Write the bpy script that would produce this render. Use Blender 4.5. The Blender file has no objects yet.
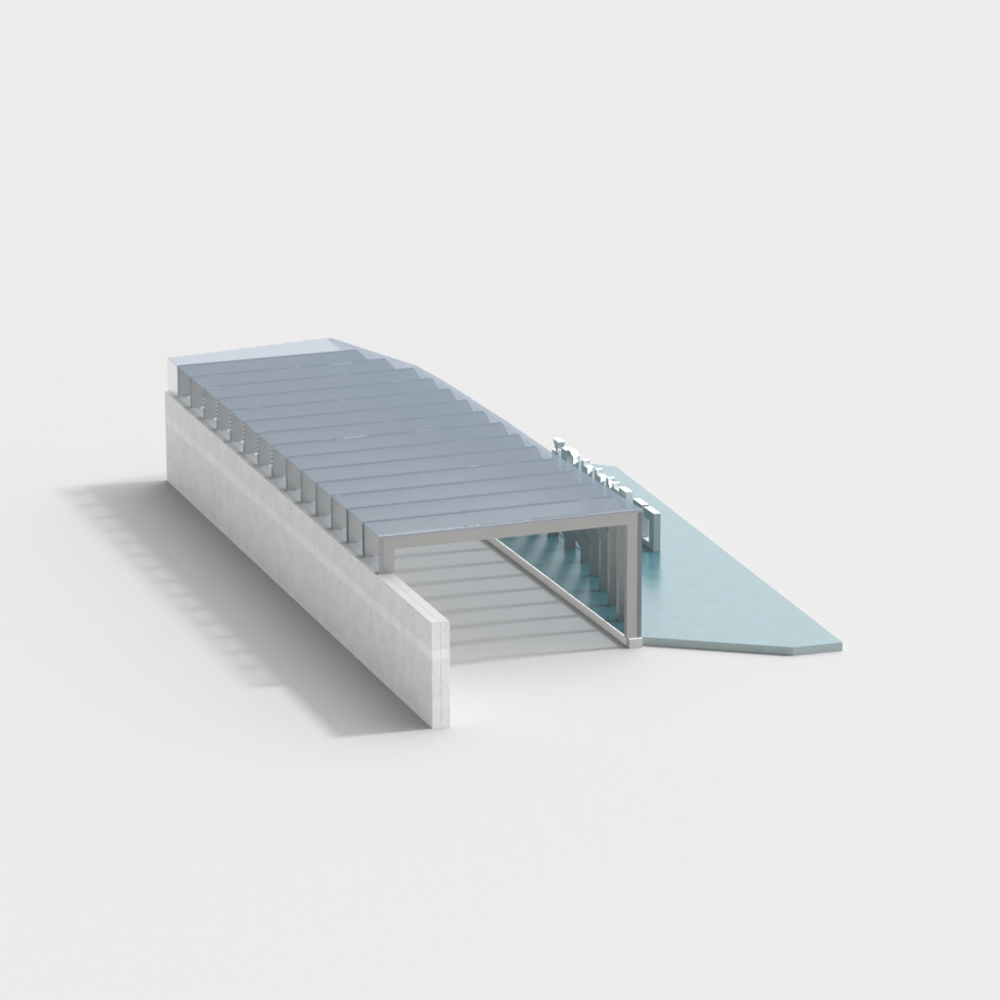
import bpy, bmesh, math
from mathutils import Vector, Matrix

scene = bpy.context.scene
COL = scene.collection

# ------------------------------------------------------------------ materials
def new_mat(name):
    m = bpy.data.materials.new(name)
    m.use_nodes = True
    nt = m.node_tree
    nt.nodes.clear()
    out = nt.nodes.new('ShaderNodeOutputMaterial')
    return m, nt, out

def nd(nt, kind, **kw):
    n = nt.nodes.new(kind)
    for k, v in kw.items():
        setattr(n, k, v)
    return n

def math_node(nt, op, a, b=None, c=None):
    n = nt.nodes.new('ShaderNodeMath')
    n.operation = op
    for i, v in enumerate((a, b, c)):
        if v is None:
            continue
        if isinstance(v, (int, float)):
            n.inputs[i].default_value = v
        else:
            nt.links.new(v, n.inputs[i])
    return n.outputs[0]

def noisy_mat(name, color, rough=0.6, var=0.06, scale=4.0, stretch=(1, 1, 1), bump=0.0,
              ior=1.45, spec=0.5, fine=0.03, fine_scale=40.0, metal=0.0):
    """A plain surface with slow and fine mottling."""
    m, nt, out = new_mat(name)
    b = nd(nt, 'ShaderNodeBsdfPrincipled')
    nt.links.new(b.outputs[0], out.inputs[0])
    tc = nd(nt, 'ShaderNodeTexCoord')
    mp = nd(nt, 'ShaderNodeMapping')
    mp.inputs['Scale'].default_value = stretch
    nt.links.new(tc.outputs['Object'], mp.inputs[0])
    n1 = nd(nt, 'ShaderNodeTexNoise'); n1.inputs['Scale'].default_value = scale
    n1.inputs['Detail'].default_value = 6
    n2 = nd(nt, 'ShaderNodeTexNoise'); n2.inputs['Scale'].default_value = fine_scale
    n2.inputs['Detail'].default_value = 3
    nt.links.new(mp.outputs[0], n1.inputs[0]); nt.links.new(mp.outputs[0], n2.inputs[0])
    v = math_node(nt, 'MULTIPLY_ADD', n1.outputs[0], 2 * var, 1 - var)
    w = math_node(nt, 'MULTIPLY_ADD', n2.outputs[0], 2 * fine, 1 - fine)
    f = math_node(nt, 'MULTIPLY', v, w)
    mul = nd(nt, 'ShaderNodeVectorMath', operation='SCALE')
    mul.inputs[0].default_value = color
    nt.links.new(f, mul.inputs['Scale'])
    nt.links.new(mul.outputs[0], b.inputs['Base Color'])
    b.inputs['Roughness'].default_value = rough
    b.inputs['IOR'].default_value = ior
    b.inputs['Metallic'].default_value = metal
    b.inputs['Specular IOR Level'].default_value = spec
    if bump:
        bp = nd(nt, 'ShaderNodeBump')
        bp.inputs['Strength'].default_value = bump
        bp.inputs['Distance'].default_value = 0.02
        nt.links.new(n2.outputs[0], bp.inputs['Height'])
        nt.links.new(bp.outputs[0], b.inputs['Normal'])
    return m

def concrete_mat():
    m, nt, out = new_mat('cast_concrete')
    b = nd(nt, 'ShaderNodeBsdfPrincipled')
    nt.links.new(b.outputs[0], out.inputs[0])
    tc = nd(nt, 'ShaderNodeTexCoord')
    sep = nd(nt, 'ShaderNodeSeparateXYZ')
    nt.links.new(tc.outputs['Object'], sep.inputs[0])
    X, Y, Z = sep.outputs
    # broad mottling, vertical streaks, fine grain
    n1 = nd(nt, 'ShaderNodeTexNoise'); n1.inputs['Scale'].default_value = 1.6; n1.inputs['Detail'].default_value = 7
    nt.links.new(tc.outputs['Object'], n1.inputs[0])
    mp = nd(nt, 'ShaderNodeMapping'); mp.inputs['Scale'].default_value = (9, 9, 3.5)
    nt.links.new(tc.outputs['Object'], mp.inputs[0])
    n2 = nd(nt, 'ShaderNodeTexNoise'); n2.inputs['Scale'].default_value = 1.0; n2.inputs['Detail'].default_value = 5
    nt.links.new(mp.outputs[0], n2.inputs[0])
    n3 = nd(nt, 'ShaderNodeTexNoise'); n3.inputs['Scale'].default_value = 14; n3.inputs['Detail'].default_value = 3
    nt.links.new(tc.outputs['Object'], n3.inputs[0])
    f = math_node(nt, 'MULTIPLY_ADD', n1.outputs[0], 0.30, 0.85)
    f = math_node(nt, 'MULTIPLY', f, math_node(nt, 'MULTIPLY_ADD', n2.outputs[0], 0.20, 0.90))
    f = math_node(nt, 'MULTIPLY', f, math_node(nt, 'MULTIPLY_ADD', n3.outputs[0], 0.34, 0.83))
    # pale cast band and a thin pale foot strip
    band = math_node(nt, 'MULTIPLY', math_node(nt, 'GREATER_THAN', Z, 1.93), math_node(nt, 'LESS_THAN', Z, 2.23))
    foot = math_node(nt, 'LESS_THAN', Z, 0.16)
    up = math_node(nt, 'GREATER_THAN', Z, 2.98)
    f = math_node(nt, 'MULTIPLY', f, math_node(nt, 'MULTIPLY_ADD', band, 0.10, 1.0))
    f = math_node(nt, 'MULTIPLY', f, math_node(nt, 'MULTIPLY_ADD', foot, 0.06, 1.0))
    # pour joints every 5.2 m along the wall, and cast courses
    # joints where y = k * 5.24 + c
    fr = math_node(nt, 'FRACT', math_node(nt, 'DIVIDE', math_node(nt, 'SUBTRACT', Y, 5.24), 5.2))
    j = math_node(nt, 'LESS_THAN', fr, 0.006)
    f = math_node(nt, 'MULTIPLY', f, math_node(nt, 'MULTIPLY_ADD', j, -0.10, 1.0))
    # paler and darker courses across the wall top
    fr2 = math_node(nt, 'FRACT', math_node(nt, 'DIVIDE', Y, 2.6))
    blk = math_node(nt, 'MULTIPLY', math_node(nt, 'LESS_THAN', fr2, 0.5), up)
    f = math_node(nt, 'MULTIPLY', f, math_node(nt, 'MULTIPLY_ADD', blk, 0.05, 1.0))
    mul = nd(nt, 'ShaderNodeVectorMath', operation='SCALE')
    mul.inputs[0].default_value = (0.76, 0.76, 0.75)
    nt.links.new(f, mul.inputs['Scale'])
    nt.links.new(mul.outputs[0], b.inputs['Base Color'])
    b.inputs['Roughness'].default_value = 0.55
    b.inputs['Specular IOR Level'].default_value = 0.3
    bp = nd(nt, 'ShaderNodeBump'); bp.inputs['Strength'].default_value = 0.12; bp.inputs['Distance'].default_value = 0.02
    nt.links.new(n3.outputs[0], bp.inputs['Height'])
    nt.links.new(bp.outputs[0], b.inputs['Normal'])
    return m

def glass_mat(name, trans, refl, ior, rough=0.08):
    m, nt, out = new_mat(name)
    t = nd(nt, 'ShaderNodeBsdfTransparent'); t.inputs[0].default_value = (*trans, 1)
    g = nd(nt, 'ShaderNodeBsdfGlossy'); g.inputs['Color'].default_value = (*refl, 1)
    g.inputs['Roughness'].default_value = rough
    # facing-independent of side: use absolute incidence through Layer Weight
    lw = nd(nt, 'ShaderNodeFresnel'); lw.inputs['IOR'].default_value = ior
    geo = nd(nt, 'ShaderNodeNewGeometry')
    # only the outside skin reflects, so the back of each pane does not act as a mirror
    k = math_node(nt, 'SUBTRACT', 1.0, geo.outputs['Backfacing'])
    fac = math_node(nt, 'MULTIPLY', lw.outputs[0], k)
    mix = nd(nt, 'ShaderNodeMixShader')
    nt.links.new(fac, mix.inputs[0])
    nt.links.new(t.outputs[0], mix.inputs[1]); nt.links.new(g.outputs[0], mix.inputs[2])
    nt.links.new(mix.outputs[0], out.inputs[0])
    return m

def water_mat():
    m, nt, out = new_mat('still_water')
    b = nd(nt, 'ShaderNodeBsdfPrincipled')
    nt.links.new(b.outputs[0], out.inputs[0])
    tc = nd(nt, 'ShaderNodeTexCoord')
    n1 = nd(nt, 'ShaderNodeTexNoise'); n1.inputs['Scale'].default_value = 7; n1.inputs['Detail'].default_value = 6
    nt.links.new(tc.outputs['Object'], n1.inputs[0])
    n3 = nd(nt, 'ShaderNodeTexNoise'); n3.inputs['Scale'].default_value = 2.2; n3.inputs['Detail'].default_value = 5
    nt.links.new(tc.outputs['Object'], n3.inputs[0])
    v = math_node(nt, 'MULTIPLY', math_node(nt, 'MULTIPLY_ADD', n1.outputs[0], 0.6, 0.70), math_node(nt, 'MULTIPLY_ADD', n3.outputs[0], 0.4, 0.80))
    mul = nd(nt, 'ShaderNodeVectorMath', operation='SCALE')
    mul.inputs[0].default_value = (0.028, 0.084, 0.100)
    nt.links.new(v, mul.inputs['Scale'])
    nt.links.new(mul.outputs[0], b.inputs['Base Color'])
    b.inputs['Roughness'].default_value = 0.24
    b.inputs['IOR'].default_value = 1.60
    n2 = nd(nt, 'ShaderNodeTexNoise'); n2.inputs['Scale'].default_value = 5; n2.inputs['Detail'].default_value = 4
    nt.links.new(tc.outputs['Object'], n2.inputs[0])
    bp = nd(nt, 'ShaderNodeBump'); bp.inputs['Strength'].default_value = 0.16; bp.inputs['Distance'].default_value = 0.03
    nt.links.new(n2.outputs[0], bp.inputs['Height'])
    nt.links.new(bp.outputs[0], b.inputs['Normal'])
    return m

def fleck_strip_mat(name, dark, pale, thresh):
    """Dark seal with worn pale patches along its length."""
    m, nt, out = new_mat(name)
    b = nd(nt, 'ShaderNodeBsdfPrincipled')
    nt.links.new(b.outputs[0], out.inputs[0])
    tc = nd(nt, 'ShaderNodeTexCoord')
    oi = nd(nt, 'ShaderNodeObjectInfo')
    add = nd(nt, 'ShaderNodeVectorMath', operation='ADD')
    sc = nd(nt, 'ShaderNodeVectorMath', operation='SCALE'); sc.inputs[0].default_value = (40, 17, 9)
    nt.links.new(oi.outputs['Random'], sc.inputs['Scale'])
    nt.links.new(tc.outputs['Object'], add.inputs[0]); nt.links.new(sc.outputs[0], add.inputs[1])
    mp = nd(nt, 'ShaderNodeMapping'); mp.inputs['Scale'].default_value = (0.9, 6, 4)
    nt.links.new(add.outputs[0], mp.inputs[0])
    n = nd(nt, 'ShaderNodeTexNoise'); n.inputs['Scale'].default_value = 1.1; n.inputs['Detail'].default_value = 4
    nt.links.new(mp.outputs[0], n.inputs[0])
    r = nd(nt, 'ShaderNodeValToRGB')
    r.color_ramp.elements[0].position = thresh; r.color_ramp.elements[0].color = (*dark, 1)
    r.color_ramp.elements[1].position = thresh + 0.05; r.color_ramp.elements[1].color = (*pale, 1)
    nt.links.new(n.outputs[0], r.inputs[0])
    nt.links.new(r.outputs[0], b.inputs['Base Color'])
    b.inputs['Roughness'].default_value = 0.8
    b.inputs['Specular IOR Level'].default_value = 0.1
    return m

M = {
    'ground': noisy_mat('studio_floor', (0.27, 0.27, 0.27), rough=1.0, var=0.0, fine=0.0, spec=0.0),
    'concrete': concrete_mat(),
    'coping': noisy_mat('weathered_coping', (0.228, 0.228, 0.226), rough=0.6, var=0.10, scale=1.2, fine=0.06, spec=0.3),  # wall concrete again, darkened to hold back the light on its top
    'lining': noisy_mat('lining_render', (0.58, 0.58, 0.57), rough=0.7, var=0.08, scale=1.5, fine=0.05, spec=0.2),  # for the added sheet that cuts bounce light
    'trim': noisy_mat('edge_trim_grey', (0.18, 0.187, 0.21), rough=0.5, var=0.02),
    'blue_trim': noisy_mat('edge_trim_blue', (0.31, 0.325, 0.36), rough=0.5, var=0.02),
    'pale_trim': noisy_mat('edge_trim_pale', (0.30, 0.31, 0.325), rough=0.5, var=0.02),
    'frame': noisy_mat('painted_steel', (0.405, 0.402, 0.39), rough=0.33, metal=0.8, var=0.04, scale=2, fine=0.03, spec=0.3),
    'kerb_end': noisy_mat('kerb_end_stone', (0.52, 0.51, 0.50), rough=0.6, var=0.03, fine=0.03, spec=0.3),  # same stone as the kerb, darkened where more light reaches it
    'kerb': noisy_mat('kerb_stone', (0.86, 0.845, 0.82), rough=0.6, var=0.03, fine=0.03, spec=0.3),  # lightened to make up for the shade on its inner face
    'water': water_mat(),
    'slab_edge': noisy_mat('slab_edge', (0.37, 0.45, 0.455), rough=0.4, var=0.12, scale=5, fine=0.05, spec=0.4),
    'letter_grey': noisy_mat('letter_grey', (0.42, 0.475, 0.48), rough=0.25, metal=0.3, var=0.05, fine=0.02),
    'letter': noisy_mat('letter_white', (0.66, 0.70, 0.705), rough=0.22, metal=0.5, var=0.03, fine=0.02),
    'glass': glass_mat('roof_glass', (0.79, 0.796, 0.803), (0.60, 0.715, 0.86), 1.57),
    'right_glass': glass_mat('right_glass', (0.76, 0.782, 0.793), (0.68, 0.74, 0.80), 1.38),
    'side_glass': glass_mat('side_glass', (0.93, 0.935, 0.94), (0.8, 0.86, 0.92), 1.4),
    'gasket': fleck_strip_mat('roof_seal', (0.018, 0.02, 0.024), (0.42, 0.44, 0.47), 0.645),  # dark tone painted over the lit beam tops, pale streaks for flicker
    'dark_seal': fleck_strip_mat('leg_seal_dark', (0.05, 0.06, 0.08), (0.07, 0.08, 0.10), 0.9),  # dark reflection put into the colour of a leg side
    'pale_seal': fleck_strip_mat('leg_seal_grey', (0.17, 0.17, 0.17), (0.24, 0.24, 0.235), 0.5),  # lighter reflection tone for the other leg sides
    'clip': noisy_mat('clip_white', (0.85, 0.85, 0.84), rough=0.4, var=0.0, fine=0.0),  # white of the added flicker dashes
}

# ------------------------------------------------------------------ helpers
def link(name, bm, mat, parent=None, mats=None):
    bmesh.ops.recalc_face_normals(bm, faces=bm.faces[:])
    me = bpy.data.meshes.new(name)
    bm.to_mesh(me); bm.free()
    for mm in (mats or [mat]):
        me.materials.append(mm)
    o = bpy.data.objects.new(name, me)
    COL.objects.link(o)
    if parent is not None:
        o.parent = parent
        o.matrix_parent_inverse = Matrix.Translation(parent.location).inverted()
    return o

def thing(name, label, cat, loc, group=None):
    o = bpy.data.objects.new(name, None)
    o.empty_display_size = 0.2
    COL.objects.link(o)
    o.location = loc
    return tag(o, label, cat, group)

def tag(o, label, cat, group=None, kind=None):
    o['label'] = label; o['category'] = cat
    if group: o['group'] = group
    if kind: o['kind'] = kind
    return o

def prism_y(bm, poly, y0, y1):
    """Extrude an (x, z) polygon from y0 to y1."""
    a = [bm.verts.new((x, y0, z)) for x, z in poly]
    b = [bm.verts.new((x, y1, z)) for x, z in poly]
    n = len(poly)
    bm.faces.new(a); bm.faces.new(b[::-1])
    for i in range(n):
        bm.faces.new((a[i], a[(i + 1) % n], b[(i + 1) % n], b[i]))

def prism_x(bm, poly, x0, x1):
    a = [bm.verts.new((x0, y, z)) for y, z in poly]
    b = [bm.verts.new((x1, y, z)) for y, z in poly]
    n = len(poly)
    bm.faces.new(a); bm.faces.new(b[::-1])
    for i in range(n):
        bm.faces.new((a[i], a[(i + 1) % n], b[(i + 1) % n], b[i]))

def prism_z(bm, poly, z0, z1):
    a = [bm.verts.new((x, y, z0)) for x, y in poly]
    b = [bm.verts.new((x, y, z1)) for x, y in poly]
    n = len(poly)
    bm.faces.new(a); top = bm.faces.new(b[::-1])
    for i in range(n):
        bm.faces.new((a[i], a[(i + 1) % n], b[(i + 1) % n], b[i]))
    return top

def box(bm, x0, x1, y0, y1, z0, z1):
    prism_z(bm, [(x0, y0), (x1, y0), (x1, y1), (x0, y1)], z0, z1)

def bevel(bm, w=0.008, seg=2):
    es = [e for e in bm.edges if len(e.link_faces) == 2 and e.calc_face_angle() > 0.3]
    bmesh.ops.bevel(bm, geom=es, offset=w, segments=seg, profile=0.5, affect='EDGES')

# ------------------------------------------------------------------ setting
bm = bmesh.new()
s = 900
vs = [bm.verts.new(p) for p in ((-s, -s, 0), (s, -s, 0), (s, s, 0), (-s, s, 0))]
bm.faces.new(vs)
tag(link('ground', bm, M['ground']), 'plain seamless white ground under the whole model', 'ground', kind='structure')

KX = lambda y: 7.60 - 0.0135 * (y - 4.9)          # inner face of the kerb
PLATE = [(KX(4.95) + 0.035, 4.95), (8.02, 4.86), (11.72, 2.45), (13.23, 2.38), (13.95, 21.93), (8.3, 26.85), (KX(26.85) + 0.035, 26.85)]
bm = bmesh.new()
top = prism_z(bm, PLATE, 0.004, 0.25)
bmesh.ops.recalc_face_normals(bm, faces=bm.faces[:])
for f in bm.faces:
    f.material_index = 0 if f.normal.z > 0.5 else 1
tag(link('water', bm, None, mats=[M['water'], M['slab_edge']]), 'pale blue sheet of still water with cut angular edges', 'water', kind='structure')

# ------------------------------------------------------------------ concrete wall
H, L = 3.0, 26.25
wall = thing('concrete_wall', 'long tall pale grey concrete wall with a lighter band, along the left side', 'wall', (0.255, 0, 0))
for x0, x1 in ((0.0, 0.2518), (0.2582, 0.51)):
    bm = bmesh.new(); box(bm, x0, x1, 0, L, 0.0, H - 0.0065)
    link('leaf', bm, M['concrete'], wall)

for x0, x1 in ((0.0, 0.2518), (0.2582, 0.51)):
    bm = bmesh.new(); box(bm, x0, x1, 0.0, L, H - 0.006, H); link('coping', bm, M['coping'], wall)  # thin added skin, its darker colour tones down the lit wall top

bm = bmesh.new(); box(bm, 0.511, 0.517, 0.02, L - 0.02, 0.0, H - 0.012)
link('inner_lining', bm, M['lining'], wall)  # unseen sheet added to cut light bouncing off the inner wall face

# ------------------------------------------------------------------ kerb
kerb = thing('kerb', 'low cream kerb running under the right legs along the water', 'kerb', (7.7, 4.75, 0))
bm = bmesh.new()
prism_z(bm, [(KX(4.95), 4.953), (KX(4.95) + 0.033, 4.953), (KX(26.85) + 0.033, 26.85), (KX(26.85), 26.85)], 0, 0.254)
link('edging', bm, M['kerb'], kerb)
bm = bmesh.new(); box(bm, KX(4.95) - 0.004, 7.985, 4.66, 4.856, 0, 0.275); box(bm, KX(4.95) + 0.0, 7.85, 4.857, 4.95, 0, 0.262)
link('end_block', bm, M['kerb_end'], kerb)

# ------------------------------------------------------------------ portal frames
YS = [4.75] + [6.45 + 1.4537 * i for i in range(13)] + [25.344]
XC = [7.85, 7.82, 7.745, 7.71, 7.64, 7.605, 7.595, 7.58, 7.52, 7.48, 7.435, 7.34, 7.22, 6.75, 6.28]    # roof crease
XF = [7.85, 8.27, 8.56, 8.846, 9.118, 9.39, 9.41, 9.40, 9.40, 9.38, 9.36, 9.40, 9.45, 9.95, 9.9]       # outer foot
ZB = [3.95, 3.23, 2.58, 1.95, 1.32, 0.74, 0.68, 0.5, 0.5, 0.5, 0.5, 0.5, 0.5, 0.5, 0.5]              # where slope meets leg
XL, HT, DEPTH, TY = 0.24, 4.0, 0.31, 0.19

def offset_in(poly, ds):
    """Inward offset of an open polyline (up the left leg, over, down the right), one depth per segment."""
    P = [Vector(p) for p in poly]
    seg = []
    for a, b, d in zip(P, P[1:], ds):
        t = (b - a).normalized(); n = Vector((t.y, -t.x))
        seg.append((a + n * d, b + n * d, t))
    out = [seg[0][0]]
    for (a0, b0, t0), (a1, b1, t1) in zip(seg, seg[1:]):
        den = t0.x * t1.y - t0.y * t1.x
        w = a1 - a0
        u = (w.x * t1.y - w.y * t1.x) / den
        out.append(a0 + t0 * u)
    out.append(seg[-1][1])
    return [tuple(v) for v in out]

ORD = ['', 'second', 'third', 'fourth', 'fifth', 'sixth', 'seventh', 'eighth', 'ninth', 'tenth', 'eleventh', 'twelfth', 'thirteenth', 'fourteenth', '']
for k, y in enumerate(YS):
    if k == 0:
        lab = 'foremost beige portal frame at the open near end, square and full height'
    elif k == 14:
        lab = 'rearmost grey portal frame, last under the glass roof at the far end'
    elif k == 1:
        lab = 'second grey portal frame from the open near end, dark seal on its short leg'
    elif k == 2:
        lab = 'third grey portal frame from the open near end, broad dark seal on its short leg'
    elif 7 <= k <= 11:
        lab = '%s portal frame from the open end, white clips on its short leg' % ORD[k]
    else:
        lab = '%s grey portal frame from the open near end, its right side sloping' % ORD[k]
    fr = thing('portal_frame', lab, 'frame', (XL, y, 3.0), 'portal frames under the glass roof')
    if k == 0:
        outer = [(XL, H + 0.002), (XL, HT), (XC[0], HT), (XC[0], 0.276)]
        names = ['leg', 'beam', 'leg']
    else:
        z1 = 0.252
        outer = [(XL, H + 0.002), (XL, HT), (XC[k], HT), (XF[k], ZB[k]), (XF[k], z1)]
        names = ['leg', 'beam', 'sloping_strut', 'leg']
    inner = offset_in(outer, [DEPTH] * 3 if k == 0 else [0.41, 0.375, DEPTH, DEPTH])
    for i, nm in enumerate(names):
        bm = bmesh.new()
        prism_y(bm, [outer[i], outer[i + 1], inner[i + 1], inner[i]], y, y + TY)
        link(nm, bm, M['frame'], fr)
    if k > 0:
        bm = bmesh.new()
        box(bm, XL + 0.004, XC[k] - 0.002, y + 0.002, y + TY - 0.002, HT + 0.0005, HT + 0.009)
        link('seal', bm, M['gasket'], fr)  # added strip that paints the beam top dark where light would brighten it
        bm = bmesh.new()
        box(bm, XL - 0.009, XL - 0.0005, y + 0.002, y + TY - 0.002, H + 0.004, HT - 0.002)
        link('leg_seal', bm, M['dark_seal'] if k in (1, 2) else M['pale_seal'], fr)  # added strip, uneven reflections in the glass painted as leg tone
    if 7 <= k <= 12:
        for i in range(5 if k < 12 else 3):
            z = 3.36 + 0.128 * i
            bm = bmesh.new()
            box(bm, XL - 0.017, XL - 0.0095, y + 0.03, y + 0.13, z, z + 0.06)
            link('clip', bm, M['clip'], fr)  # added dashes imitating surface flicker between leg and glass

# ------------------------------------------------------------------ glass canopy
canopy = thing('glass_canopy', 'long blue tinted glass roof and sides over the row of frames', 'glass roof', (XL, 4.77, 3.0))
SY = [4.765] + YS[1:] + [26.45]
SXC = XC + [5.78]
SXF = [7.852] + XF[1:] + [9.9]
SZB = ZB + [0.5]
def loft(name, mat, sections):
    """sections: list of 4-point (x, y, z) rings; a closed solid through them."""
    bm = bmesh.new()
    rings = [[bm.verts.new(p) for p in r] for r in sections]
    for a, b in zip(rings, rings[1:]):
        n = len(a)
        for i in range(n):
            bm.faces.new((a[i], a[(i + 1) % n], b[(i + 1) % n], b[i]))
    bm.faces.new(rings[0]); bm.faces.new(rings[-1][::-1])
    return link(name, bm, mat, canopy)

side, roof, slope, low = [], [], [], []
for k, y in enumerate(SY):
    last = k == len(SY) - 1
    yl = 26.2 if last else y
    yr = 26.95 if last else y
    xc, xf, zb = SXC[k], SXF[k], SZB[k]
    a0, a1 = 0.09, 0.218
    t0, t1 = 4.014, 4.105
    side.append([(a0, yl, 3.003), (a1, yl, 3.003), (a1, yl, t0 - 0.003), (a0, yl, t1 - 0.003)])
    d = Vector((xf - xc, zb - HT)).normalized(); n = Vector((-d.y, d.x))    # outward of the slope
    ci = Vector((xc, HT)) + n * 0.012
    co = Vector((xc + 0.075, t1))
    roof.append([(a0, yl, t1), (co.x, yr, co.y), (xc + 0.01, yr, t0), (a1, yl, t0)])
    if k == 0:
        bi, bo = Vector((7.862, 3.9)), Vector((7.985, 3.9))
        ci = Vector((7.862, 4.010)); 
        co = Vector((7.985, t1))
        roof[-1] = [(a0, yl, t1), (7.985, yr, t1), (7.862, yr, t0), (a1, yl, t0)]
    else:
        bi = Vector((xf + 0.012, zb)); bo = Vector((xf + 0.125, zb + 0.03))
    slope.append([(ci.x + 0.002, yr, t0 - 0.004), (co.x + 0.001, yr, t1 - 0.004), (bo.x, yr, bo.y), (bi.x, yr, bi.y)])
    low.append([(bi.x, yr, bi.y - 0.003), (bo.x, yr, bo.y - 0.003), (bo.x, yr, 0.253), (bi.x, yr, 0.253)])
loft('side_pane', M['side_glass'], side)
loft('roof_pane', M['glass'], roof)
loft('sloping_pane', M['right_glass'], slope)
loft('lower_pane', M['right_glass'], low)

for nm, mt, (x0, x1, z0, z1) in (('edge_trim', M['trim'], (7.8515, 7.985, 0.278, 4.0)),
                                ('edge_trim', M['blue_trim'], (0.232, 7.985, 4.006, 4.105)),
                                ('edge_trim', M['pale_trim'], (0.09, 0.232, 3.003, 4.105))):
    bm = bmesh.new(); box(bm, x0, x1, 4.745, 4.761, z0, z1)
    link(nm, bm, mt, canopy)

# ------------------------------------------------------------------ letters standing in the water
X0, X1, ZW = 11.50, 11.72, 0.252
def rect(y0, y1, z0, z1): return [(y0, z0), (y1, z0), (y1, z1), (y0, z1)]
LET = [
    ('white block letter nearest the camera, square with an open back', [
        rect(12.54, 12.95, ZW, 1.46), rect(12.95, 13.36, 1.15, 1.46), rect(12.95, 13.46, ZW, 0.45)]),
    ('white block letter just behind the nearest one, a closed square with a hole', [
        rect(13.53, 13.66, ZW, 1.47), rect(13.66, 14.13, 1.22, 1.47), rect(13.66, 14.13, ZW, 0.46), rect(14.13, 14.28, ZW, 1.47)]),
    ('white block letter with thin stacked bars, third from the near end', [
        [(14.80, ZW), (14.92, ZW), (14.92, 1.52), (14.86, 1.52)], rect(14.92, 15.34, 1.455, 1.52), rect(14.92, 15.34, 1.27, 1.36),
        rect(14.92, 15.34, 0.95, 1.17), rect(14.92, 15.34, ZW, 0.46), rect(15.34, 15.46, ZW, 1.52)]),
    ('white block letter with a notched top between two steps, fourth from the near end', [
        rect(15.52, 15.90, ZW, 1.39), rect(15.90, 16.02, ZW, 1.52), [(16.02, ZW), (16.34, ZW), (16.34, 1.45), (16.2, 1.28), (16.02, 1.42)],
        rect(16.34, 16.52, ZW, 1.56)]),
    ('white block letter with one raised step, fifth from the near end', [
        rect(17.0, 17.38, ZW, 1.43), rect(17.38, 17.54, ZW, 1.57), [(16.78, ZW), (17.0, ZW), (17.0, 1.25), (16.78, 1.38)]]),
    ('white block letter with one raised step, sixth from the near end', [
        rect(18.15, 18.52, ZW, 1.43), rect(18.52, 18.68, ZW, 1.57), [(17.78, ZW), (18.15, ZW), (18.15, 1.22), (17.78, 1.44)]]),
    ('white block letter shaped like a rounded arch, second from the far end', [
        rect(19.42, 19.54, ZW, 1.47), [(19.54, 1.40), (20.0, 1.36), (20.0, 1.575), (19.64, 1.575), (19.54, 1.50)], rect(20.0, 20.5, ZW, 1.50),
        [(18.95, ZW), (19.42, ZW), (19.42, 1.20), (18.95, 1.44)]]),
    ('white block letter at the far end, top flaring into a wedge', [
        rect(20.78, 21.34, ZW, 1.23), [(20.90, 1.23), (20.98, 1.23), (21.25, 1.60), (20.74, 1.60)]]),
]
for lab, polys in LET:
    ys = [p[0] for q in polys for p in q]
    bm = bmesh.new()
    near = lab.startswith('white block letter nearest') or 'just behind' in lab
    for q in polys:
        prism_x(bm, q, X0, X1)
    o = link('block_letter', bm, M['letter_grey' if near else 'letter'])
    c = Vector((0.5 * (X0 + X1), 0.5 * (min(ys) + max(ys)), ZW))
    o.data.transform(Matrix.Translation(-c)); o.location = c
    tag(o, lab, 'letter', 'block letters standing in the water')

# ------------------------------------------------------------------ camera
cam = bpy.data.cameras.new('camera')
co = bpy.data.objects.new('camera', cam)
COL.objects.link(co)
co.location = (-37.306, -108.088, 39.552)
co.rotation_euler = (1.28905, 0.002, -0.34905)
cam.sensor_width = 36
cam.lens = 4.454 * 36
cam.clip_start = 1; cam.clip_end = 5000
scene.camera = co

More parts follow.
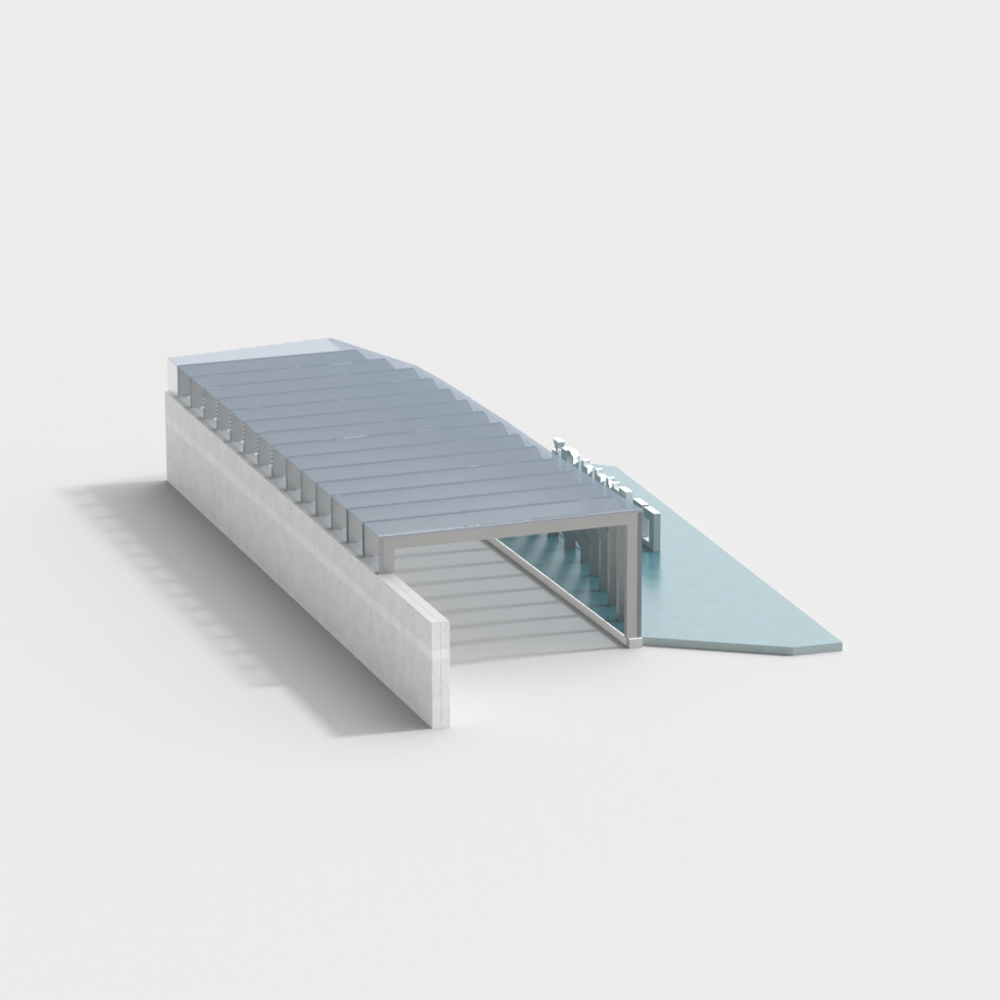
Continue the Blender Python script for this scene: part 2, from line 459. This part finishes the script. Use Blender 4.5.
# ------------------------------------------------------------------ light
to_light = Vector((2.71, -0.2, 3.0)).normalized()
R = 3000.0
ld = bpy.data.lights.new('key_lamp', 'AREA')
ld.shape = 'DISK'; ld.size = 2 * R * math.tan(math.radians(3.0))
KEY = 1.95
ld.energy = KEY * math.pi * R * R
ld.color = (1.0, 0.995, 0.985)
lo = bpy.data.objects.new('key_lamp', ld); COL.objects.link(lo)
lo.location = to_light * R
lo.rotation_euler = to_light.to_track_quat('Z', 'Y').to_euler()

w = bpy.data.worlds.new('World'); scene.world = w
w.use_nodes = True
nt = w.node_tree; nt.nodes.clear()
out = nt.nodes.new('ShaderNodeOutputWorld'); bg = nt.nodes.new('ShaderNodeBackground')
nt.links.new(bg.outputs[0], out.inputs[0])
tc = nt.nodes.new('ShaderNodeTexCoord'); sp = nt.nodes.new('ShaderNodeSeparateXYZ')
nt.links.new(tc.outputs['Generated'], sp.inputs[0])
# a pale band round the horizon and one broad soft overhead glow leaning to the key side
zq = math_node(nt, 'DIVIDE', sp.outputs[2], 0.18)
band = math_node(nt, 'EXPONENT', math_node(nt, 'MULTIPLY', math_node(nt, 'MULTIPLY', zq, zq), -1.0))
dot = nt.nodes.new('ShaderNodeVectorMath'); dot.operation = 'DOT_PRODUCT'
nt.links.new(tc.outputs['Generated'], dot.inputs[0])
dot.inputs[1].default_value = (0.52, 0.25, 0.816)
lobe = math_node(nt, 'POWER', math_node(nt, 'MAXIMUM', dot.outputs['Value'], 0.0), 3.5)
tot = math_node(nt, 'MULTIPLY_ADD', lobe, 3.25, 0.07)
tot = math_node(nt, 'MULTIPLY_ADD', math_node(nt, 'MULTIPLY', band, math_node(nt, 'MULTIPLY_ADD', sp.outputs[1], 0.25, 0.85)), 1.12, tot)
nt.links.new(tot, bg.inputs['Strength'])
bg.inputs['Color'].default_value = (1, 1, 1, 1)

# ------------------------------------------------------------------ render
scene.view_settings.view_transform = 'Standard'
scene.view_settings.look = 'None'
scene.view_settings.exposure = 1.03
scene.view_settings.gamma = 1.0
scene.view_settings.use_curve_mapping = False
scene.render.engine = 'CYCLES'
scene.cycles.max_bounces = 12
scene.cycles.transparent_max_bounces = 48
scene.cycles.use_denoising = True
